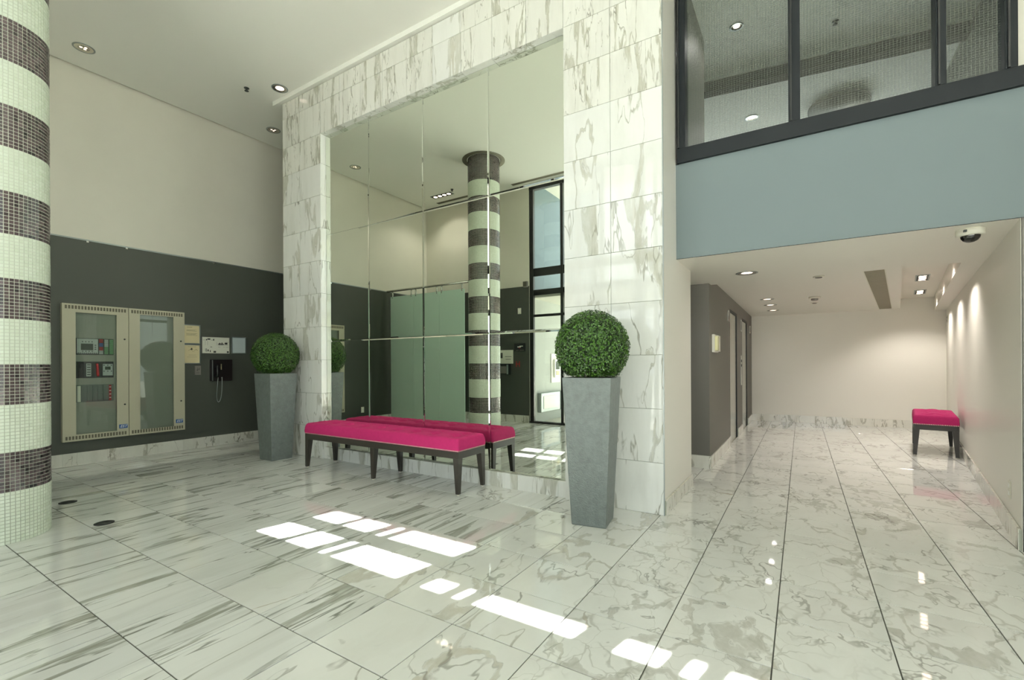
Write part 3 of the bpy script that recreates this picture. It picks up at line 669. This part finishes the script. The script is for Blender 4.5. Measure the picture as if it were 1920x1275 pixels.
# ------------------------------------------------------------------ notices, phone on the dark wall
def framed(name, y0, y1, z0, z1, paper, label, cat, lines, frm='alu', fw=.012, x=X0, sgn=1, yaxis=True):
    o = thing(name, (x, (y0 + y1) / 2, z0), label, cat)
    fr = MB()
    for a, b_ in (((y0, z0), (y1, z0 + fw)), ((y0, z1 - fw), (y1, z1)), ((y0, z0 + fw), (y0 + fw, z1 - fw)), ((y1 - fw, z0 + fw), (y1, z1 - fw))): fr.box((x + .0005, a[0], a[1]), (x + .014, b_[0], b_[1]))
    fr.build('frame', M[frm], o)
    box((x + .0005, y0 + fw, z0 + fw), (x + .006, y1 - fw, z1 - fw)).build('sheet', M[paper], o)
    pr_ = MB()
    for (u0, v0, u1, v1) in lines:
        pr_.box((x + .0061, y0 + (y1 - y0) * u0, z0 + (z1 - z0) * v0), (x + .0065, y0 + (y1 - y0) * u1, z0 + (z1 - z0) * v1))
    if lines: pr_.build('print', M['ink'], o, kind='stuff')
    return o
txt = [(.2, .86, .52, .875)] + [(.18, .73 - i * .035, .78 - .1 * (i % 2), .738 - i * .035) for i in range(3)] + [(.16, .55 - i * .035, .82 - .06 * (i % 3), .558 - i * .035) for i in range(4)]
framed('framed_notice', 3.070, 3.288, 1.520, 1.798, 'cream', 'framed cream notice with typed lines, upper of the two beside the alarm panel', 'notice', txt)
crest = [(.25, .88, .75, .888)] + [(.3 + .07 * i, .68 + .05 * math.sin(i * 1.3), .34 + .07 * i, .70 + .06 * math.sin(i * 1.3)) for i in range(8)] + [(.44, .72, .52, .82), (.40, .74, .56, .76), (.3, .45, .75, .457), (.2, .35, .8, .357)]
framed('framed_notice', 3.070, 3.288, 1.232, 1.512, 'cream', 'framed cream certificate with an emblem, lower of the two beside the alarm panel', 'notice', crest)
plan = [(.04, .80, .14, .812), (.15, .78, .19, .86), (.2, .82, .3, .90), (.32, .8, .42, .815), (.40, .78, .44, .88), (.12, .5, .125, .75), (.2, .5, .205, .75), (.52, .5, .525, .7), (.56, .5, .94, .51), (.57, .55, .8, .6), (.62, .53, .66, .66), (.70, .53, .74, .68), (.82, .56, .92, .68), (.84, .70, .97, .71), (.3, .38, .36, .41), (.57, .4, .66, .41), (.76, .4, .82, .41), (.86, .39, .95, .40), (.12, .12, .13, .3), (.2, .12, .24, .24), (.15, .1, .17, .3), (.28, .08, .31, .2), (.41, .05, .5, .16), (.90, .05, .97, .16)]
framed('wiring_diagram', 3.307, 3.697, 1.385, 1.635, 'paper', 'wide white zone diagram board above the wall telephone', 'diagram', plan, 'plaque', .005)
framed('document_frame', 3.722, 3.945, 1.388, 1.652, 'bpaper', 'silver framed pale blue sheet right of the zone diagram', 'frame', [])
pl = framed('plaque', 3.213, 3.292, 1.070, 1.203, 'plaque', 'small grey plaque with a dark sign under the framed notices', 'plaque', [(.2, .2, .8, .24), (.3, .5, .55, .56), (.45, .4, .5, .8), (.55, .6, .8, .65), (.72, .5, .78, .8)], 'plaque', .002)
ph = thing('wall_telephone', (X0, 3.56, .97), 'black emergency wall telephone with hanging silver cord', 'telephone')
box((X0 + .0005, 3.415, .972), (X0 + .07, 3.705, 1.295), .004).build('housing', M['phone'], ph)
box((X0 + .0702, 3.418, .98), (X0 + .078, 3.426, 1.288)).build('edge_strip', M['alu'], ph)
MB().tube([(X0 + .085, 3.475, 1.04), (X0 + .105, 3.475, 1.055), (X0 + .115, 3.473, 1.09), (X0 + .115, 3.473, 1.15), (X0 + .105, 3.475, 1.185), (X0 + .085, 3.475, 1.20)], .019, 10).build('handset', M['black'], ph)
for z in (1.05, 1.19): box((X0 + .0702, 3.46, z - .015), (X0 + .088, 3.49, z + .015), .003).build('cradle', M['black'], ph)
kp = MB()
for i in range(5): kp.box((X0 + .0702, 3.538, 1.145 + i * .018), (X0 + .072, 3.552, 1.153 + i * .018))
kp.build('lettering', M['cream'], ph, kind='stuff')
cpts = []
for i in range(25):
    a = math.pi * i / 24; cpts.append((X0 + .09 - .05 * math.sin(a), 3.49 + .035 * (1 - math.cos(a)) * .8 - .012 * math.sin(2 * a), 1.03 - .375 * math.sin(a) ** .75))
MB().tube(cpts, .0045, 8).build('cord', M['alu'], ph)
MB().lathe([(.006, 0), (.006, .012)], (X0 + .07, 3.545, 1.02), 10, 'x').build('hook_switch', M['chrome'], ph)
def outlet(name, x, y, z, label, nrm='x', hh=.058, ww=.036):
    o = thing(name, (x, y, z), label, 'outlet')
    if nrm == 'x':
        box((x + .0004, y - ww, z - hh), (x + .006, y + ww, z + hh), .002).build('cover_plate', M['plastic'], o)
        for s in (-1, 1): box((x + .0061, y - .016, z + s * .022 - .013), (x + .008, y + .016, z + s * .022 + .013), .001).build('socket', M['ltr'], o)
    return o
outlet('wall_outlet', X0, 1.31, .30, 'white double outlet low on the dark wall beside the alarm panel')

# ------------------------------------------------------------------ ceiling fittings in the lobby
def downlight(x, y, z, R, label, lit, group=None, energy=0):
    o = thing('downlight', (x, y, z), label, 'light', group)
    MB().lathe([(R, z - .0008), (R + .016, z - .0008), (R + .016, z - .005), (R, z - .005)], (x, y, 0), 32, cap=False).build('trim_ring', M['alu'], o)
    MB().lathe([(R, z - .0045), (R * .62, z - .0010)], (x, y, 0), 32, cap=False).build('reflector', M['lampoff'], o)
    MB().lathe([(R * .62, z - .0012), (R * .62, z - .0008)], (x, y, 0), 24).build('lens', M['lampw' if lit else 'lampoff'], o)
    for a in (.5, 2.5, 4.4): MB().lathe([(R * .10, z - .004), (R * .16, z - .002), (R * .1, z - .0012)], (x + R * .3 * math.cos(a), y + R * .3 * math.sin(a), 0), 12).build('bulb', M['lampw'], o)
    if energy: lamp(x, y, z - .02, energy, math.radians(150), R * .5, o)
    return o
def lamp(x, y, z, e, cone, size, parent=None, col=(1, .95, .89), d=(0, 0, -1), blend=.6):
    L = bpy.data.lights.new('lamp_light', 'SPOT'); L.energy = e; L.spot_size = cone; L.spot_blend = blend; L.shadow_soft_size = size; L.color = col
    lo = bpy.data.objects.new('lamp_light', L); COL.objects.link(lo); lo.rotation_euler = Vector(d).to_track_quat('-Z', 'Y').to_euler()
    if parent: lo.parent = parent; lo.location = Vector((x, y, z)) - parent.location
    else: lo.location = (x, y, z)
downlight(-6.98, 1.87, ZC, .085, 'round recessed downlight with glass bulbs over the alarm panel', False)
downlight(-5.83, 3.53, ZC, .085, 'warm lit recessed downlight at the corner of the marble wall', True)
downlight(-6.95, 4.10, ZC, .085, 'round recessed downlight in the ceiling of the side passage', False)
def sprinkler(x, y, z, label):
    o = thing('sprinkler', (x, y, z), label, 'sprinkler')
    MB().lathe([(.032, z - .0006), (.032, z - .006), (.014, z - .010)], (x, y, 0), 20).build('escutcheon', M['mod_d'], o)
    MB().lathe([(.010, z - .0101), (.010, z - .035), (.026, z - .037), (.026, z - .040)], (x, y, 0), 14).build('head', M['mod_d'], o)
sprinkler(-6.19, 3.29, ZC, 'dark sprinkler head in the lobby ceiling near the marble wall')
sprinkler(-6.17, .06, ZC, 'dark sprinkler head in the lobby ceiling beside the four-lamp fitting')
def multi_light(x, y, z, n, label, rz, e, d, group=None, cone=70):
    o = thing('recessed_light', (x, y, z), label, 'light', group, rz); w = .055 + .125 * n; h = .15
    fr = MB()
    for a, b_ in (((-w / 2, -h / 2), (w / 2, -h / 2 + .014)), ((-w / 2, h / 2 - .014), (w / 2, h / 2)), ((-w / 2, -h / 2 + .014), (-w / 2 + .014, h / 2 - .014)), ((w / 2 - .014, -h / 2 + .014), (w / 2, h / 2 - .014))): fr.box((a[0], a[1], -.008), (b_[0], b_[1], -.0006))
    fr.build('frame', M['alu'], o, local=True)
    box((-w / 2 + .014, -h / 2 + .014, -.003), (w / 2 - .014, h / 2 - .014, -.0006)).build('tray', M['mod_d'], o, local=True)
    for k in range(n):
        xx = (k - (n - 1) / 2) * .125
        MB().lathe([(.050, -.0032), (.050, -.010), (.044, -.010)], (xx, 0, 0), 20, cap=False).build('lamp_ring', M['mod_d'], o, local=True)
        MB().lathe([(.044, -.0032), (.044, -.007)], (xx, 0, 0), 20).build('lamp_face', M['lamp'], o, local=True)
    if e: lamp(x, y, z - .03, e, math.radians(cone), .08, None, (1, .93, .85), d)
    return o
multi_light(-6.57, -.09, ZC, 4, 'four-lamp recessed fitting in the ceiling before the opposite wall', .0, 90, (0, .05, -1), None, 130)
def diffuser(x0, x1, y, label):
    o = thing('slot_diffuser', ((x0 + x1) / 2, y, ZC), label, 'vent')
    MB().box((x0, y - .045, ZC - .004), (x1, y - .035, ZC - .0006)).box((x0, y + .035, ZC - .004), (x1, y + .045, ZC - .0006)).build('frame', M['deflector'], o)
    box((x0, y - .035, ZC - .002), (x1, y + .035, ZC - .0006)).build('slot', M['vent'], o)
diffuser(-7.0, -5.6, -.43, 'long dark slot diffuser in the ceiling over the frosted glass corner')
diffuser(-5.0, -3.0, -.43, 'long dark slot diffuser in the ceiling along the glazed front')

# ------------------------------------------------------------------ glass partition, rail (seen in the mirror)
gp = thing('glass_partition', (-6.43, .64, 0), 'frosted green glass panels hung from a steel rail beside the column', 'partition')
MB().tube([(XL + .014, .64, 2.765), (cx - cr + .01, .64, 2.765)], .022, 12).build('rail', M['steel'], gp)
for x0, x1 in ((-7.38, -6.72), (-6.715, -6.03), (-6.025, -5.40)):
    pn = box((x0, .634, .02), (x1, .646, 2.64), .001).build('glass_panel', M['frost'], gp)
    for x in (x0 + .06, x1 - .06): MB().tube([(x, .64, 2.60), (x, .64, 2.75)], .014, 10).build('hanger', M['chrome'], pn)
# things on the opposite wall
YF = YO + .012
def plate(name, x0, x1, z0, z1, th, m_, label, cat, parts=()):
    o = thing(name, ((x0 + x1) / 2, YF, z0), label, cat)
    box((x0, YF + .0004, z0), (x1, YF + th, z1), min(.003, th * .3)).build('body', M[m_], o)
    for nm, a0, a1, c0, c1, t0, t1, mm in parts:
        box((x0 + (x1 - x0) * a0, YF + t0, z0 + (z1 - z0) * c0), (x0 + (x1 - x0) * a1, YF + t1, z0 + (z1 - z0) * c1)).build(nm, M[mm], o)
    return o
plate('light_switch', -4.964, -4.885, 2.24, 2.36, .012, 'plastic', 'white switch plate on the dark wall beside the black window frame', 'switch', (('rocker', .3, .7, .25, .75, .0121, .018, 'ltr'),))
plate('wall_speaker', -4.81, -4.715, 2.775, 2.89, .06, 'plaque', 'small grey speaker box at the top of the dark wall by the window frame', 'speaker', (('grille', .1, .9, .1, .9, .0601, .063, 'vent'),))
plate('picture', -5.05, -4.785, 1.465, 1.632, .02, 'black', 'small black picture with a pale bird motif on the dark wall', 'picture', (('motif', .3, .62, .5, .62, .0201, .021, 'ltr'), ('motif_wing', .5, .8, .6, .7, .0201, .021, 'paper'), ('motif_beak', .42, .56, .38, .5, .0201, .021, 'red'), ('caption', .15, .42, .12, .17, .0201, .021, 'plaque'), ('caption', .5, .9, .12, .17, .0201, .021, 'plaque')))
plate('zone_map', -5.45, -5.085, 1.215, 1.50, .012, 'paper', 'white zone map sheet over the black letter tray', 'map', (('print', .15, .3, .4, .8, .0121, .0128, 'ink'), ('print', .45, .9, .5, .53, .0121, .0128, 'ink'), ('print', .5, .85, .3, .33, .0121, .0128, 'ink')))
plate('letter_tray', -5.48, -5.145, .985, 1.205, .10, 'mod_d', 'black letter tray with grey front under the zone map', 'tray', (('front_window', .1, .85, .12, .8, .1001, .104, 'plaque'), ('end_cap', .88, 1.0, .05, .95, .1001, .106, 'alu')))
hs_ = thing('red_sign', (-4.97, YF, 1.145), 'small red letter H sign below the black picture', 'sign')
for a in ((-5.02, 1.145, -5.0, 1.265), (-4.945, 1.145, -4.925, 1.265), (-5.0, 1.195, -4.945, 1.215)): box((a[0], YF + .0004, a[1]), (a[2], YF + .004, a[3])).build('stroke', M['red'], hs_)
# entrance wall: intercom and heaters
xv = -4.70
ic = thing('intercom', (xv, -1.74, .79), 'white backed entry intercom with a steel keypad on the entrance wall', 'intercom')
box((xv + .0005, -1.96, .79), (xv + .02, -1.53, 1.435), .003).build('back_plate', M['ltr'], ic)
box((xv + .0205, -1.86, .90), (xv + .07, -1.62, 1.30), .006).build('keypad_housing', M['steel'], ic)
box((xv + .0705, -1.83, 1.08), (xv + .075, -1.66, 1.26)).build('display', M['lcd'], ic)
box((xv + .0705, -1.82, .95), (xv + .076, -1.67, 1.05)).build('keypad', M['cream'], ic)
for k, (y0, y1) in enumerate(((-1.82, -.93), (-2.76, -1.86))):
    h = thing('wall_heater', (xv, (y0 + y1) / 2, .18), ('low white wall heater on the entrance wall nearest the black window frame', 'low white wall heater on the entrance wall under the intercom')[k], 'heater')
    box((xv + .0005, y0, .18), (xv + .09, y1, .59), .012).build('casing', M['alu'], h)
    box((xv + .0905, y0 + .1, .25), (xv + .098, y1 - .1, .52), .004).build('front_panel', M['ltr'], h)
# floor boxes
for k, (x, y) in enumerate(((-5.49, 1.348), (-4.524, 1.316))):
    o = thing('floor_cover', (x, y, 0), ('round dark floor cover nearer the dark wall', 'round dark floor cover nearer the striped column')[k], 'floor cover')
    MB().lathe([(.062, .0004), (.062, .004), (.055, .006)], (x, y, 0), 28).build('rim', M['black'], o)
    MB().lathe([(.045, .0061), (.045, .0075)], (x, y, 0), 24).build('lid', M['mod_d'], o)

# ------------------------------------------------------------------ corridor fittings
dc = thing('dome_camera', (.985, 4.345, Z1), 'grey dome security camera under the corridor soffit', 'camera')
MB().lathe([(.072, Z1 - .0006), (.075, Z1 - .005), (.075, Z1 - .042), (.066, Z1 - .047), (.052, Z1 - .047)], (.985, 4.345, 0), 40).build('housing', M['plastic'], dc)
MB().lathe([(.052, Z1 - .0471), (.049, Z1 - .062), (.038, Z1 - .078), (.020, Z1 - .088), (.001, Z1 - .091)], (.985, 4.345, 0), 32, cap=False).build('dome', M['dome'], dc)
MB().lathe([(.02, Z1 - .0472), (.02, Z1 - .07)], (.985, 4.345, 0), 16).build('lens', M['chrome'], dc)
box((.935, 4.262, Z1 - .030), (.950, 4.282, Z1 - .016)).build('badge', M['mod_d'], dc)
downlight(-.462, 5.20, Z1, .085, 'round recessed downlight under the soffit at the corridor mouth', True, energy=16)
for y, w in ((8.08, 'nearest the soffit'), (8.91, 'in the middle of the row'), (9.85, 'nearest the end wall')):
    downlight(-.44, y, Z2, .08, 'small recessed downlight along the elevators, ' + w, True, 'downlights in front of the elevators', energy=8)
def ceiling_button(name, x, y, R, hgt, label):
    o = thing(name, (x, y, Z2), label, 'detector')
    MB().lathe([(R, Z2 - .0006), (R, Z2 - hgt * .4), (R * .8, Z2 - hgt * .5)], (x, y, 0), 24).build('base', M['plastic'], o)
    MB().lathe([(R * .62, Z2 - hgt * .5 - .0001), (R * .6, Z2 - hgt * .9), (R * .4, Z2 - hgt)], (x, y, 0), 24).build('cap', M['plaque'], o)
ceiling_button('heat_detector', .171, 6.27, .055, .022, 'flat dark-edged detector on the corridor ceiling close behind the soffit')
ceiling_button('smoke_detector', .171, 8.2, .075, .055, 'smoke detector with projecting cap in the middle of the corridor ceiling')
ceiling_button('sprinkler', .184, 8.95, .05, .02, 'small flush sprinkler cover behind the smoke detector')
vg = thing('ceiling_grille', (.99, 8.6, Z2), 'long taupe perforated air grille in the corridor ceiling', 'vent')
gd = Vector((.142, 1, 0)).normalized(); gn = Vector((gd.y, -gd.x, 0)); A = Vector((.66, 6.2, 0)); B = A + gd * 4.55; hw = .085
MB().prism([(A - gn * (hw + .012))[:2], (B - gn * (hw + .012))[:2], (B + gn * (hw + .012))[:2], (A + gn * (hw + .012))[:2]], Z2 - .002, Z2 - .0006).build('frame', M['plastic'], vg)
MB().prism([(A - gn * hw)[:2], (B - gn * hw)[:2], (B + gn * hw)[:2], (A + gn * hw)[:2]], Z2 - .005, Z2 - .0021).build('mesh_plate', M['deflector'], vg)
for i in range(60):
    p = A + gd * (.03 + 4.49 * i / 59)
    MB().prism([(p - gn * hw - gd * .006)[:2], (p - gn * hw + gd * .006)[:2], (p + gn * hw + gd * .006)[:2], (p + gn * hw - gd * .006)[:2]], Z2 - .0075, Z2 - .0051).build('bar', M['deflector'], vg)
for (x, y), w in (((1.16, 6.72), 'just behind the soffit'), ((1.41, 8.34), 'above the short bench'), ((1.66, 10.0), 'near the end wall')):
    multi_light(x, y, 2.36, 4, 'four-lamp recessed fitting in the trough along the right corridor wall, ' + w, math.pi / 2 - ang, 135, (.02, 0, -1), 'fittings in the corridor light trough', 125)
fs_ = thing('fire_strobe', (XD, 5.93, 1.315), 'white fire strobe with clear lens on the dark elevator wall', 'alarm')
box((XD + .0005, 5.80, 1.33), (XD + .03, 6.10, 1.54), .005).build('back_box', M['plastic'], fs_)
box((XD + .0305, 5.83, 1.35), (XD + .06, 5.94, 1.52), .006).build('lens', M['yellow'], fs_)
box((XD + .0305, 5.96, 1.34), (XD + .055, 6.08, 1.53), .004).build('sounder', M['plastic'], fs_)
for y, z0, z1, w in ((7.22, 1.80, 1.96, 'before the first elevator'), (8.85, 1.74, 1.95, 'between the two elevators'), (10.45, 1.80, 1.95, 'past the second elevator')):
    o = thing('hall_lantern', (XD, y, z0), 'narrow steel elevator lantern ' + w, 'lantern')
    box((XD + .0005, y - .06, z0), (XD + .012, y + .06, z1), .002).build('plate', M['steel'], o)
    box((XD + .0121, y - .03, z0 + .03), (XD + .014, y + .03, z1 - .03)).build('symbol', M['plaque'], o)
cs_ = thing('call_station', (XD, 8.85, .80), 'tall steel elevator call button plate between the doors', 'button panel')
box((XD + .0005, 8.79, .82), (XD + .010, 8.91, 1.33), .002).build('plate', M['steel'], cs_)
for z in (1.16, 1.24): MB().lathe([(.022, 0), (.022, .006)], (XD + .010, 8.85, z), 16, 'x').build('button', M['mod_d'], cs_)
# right corridor wall: outlet and small sign
def on_right(name, y, z, w, h, th, m_, label, cat, part, pm):
    p = Vector((rwx(y), y, z)); o = thing(name, p, label, cat, None, math.atan2(1, .146) - math.pi / 2)
    box((-th, -w / 2, -h / 2), (-.0008, w / 2, h / 2), th * .25).build('plate', M[m_], o, local=True)
    for s in (-1, 1): box((-th - .002, -w * .25, s * h * .22 - h * .12), (-th - .0001, w * .25, s * h * .22 + h * .12)).build(part, M[pm], o, local=True)
on_right('wall_outlet', 4.59, .305, .075, .118, .007, 'plastic', 'white outlet low on the right corridor wall', 'outlet', 'socket', 'ltr')
on_right('wall_sign', 10.55, 1.93, .05, .12, .01, 'plastic', 'tiny white and black sign high at the far end of the right corridor wall', 'sign', 'symbol', 'mod_d')
# mezzanine ceiling fittings
downlight(-.57, 5.45, 4.80, .055, 'small ring downlight behind the wired window beside the first mullion', True, energy=12)
downlight(.32, 6.62 - .05, 4.80, .08, 'recessed downlight behind the wired window beside the steel beam', True, energy=40)
sprinkler(.32, 5.93, 4.80, 'dark sprinkler head in the ceiling behind the wired window')
for k, (x, y) in enumerate(((-.6, 7.6), (-2.0, 7.0))): downlight(x, y, 4.80, .08, ('recessed downlight in front of the drum shade behind the wired window', 'recessed downlight far left in the room behind the wired window')[k], True, energy=60)
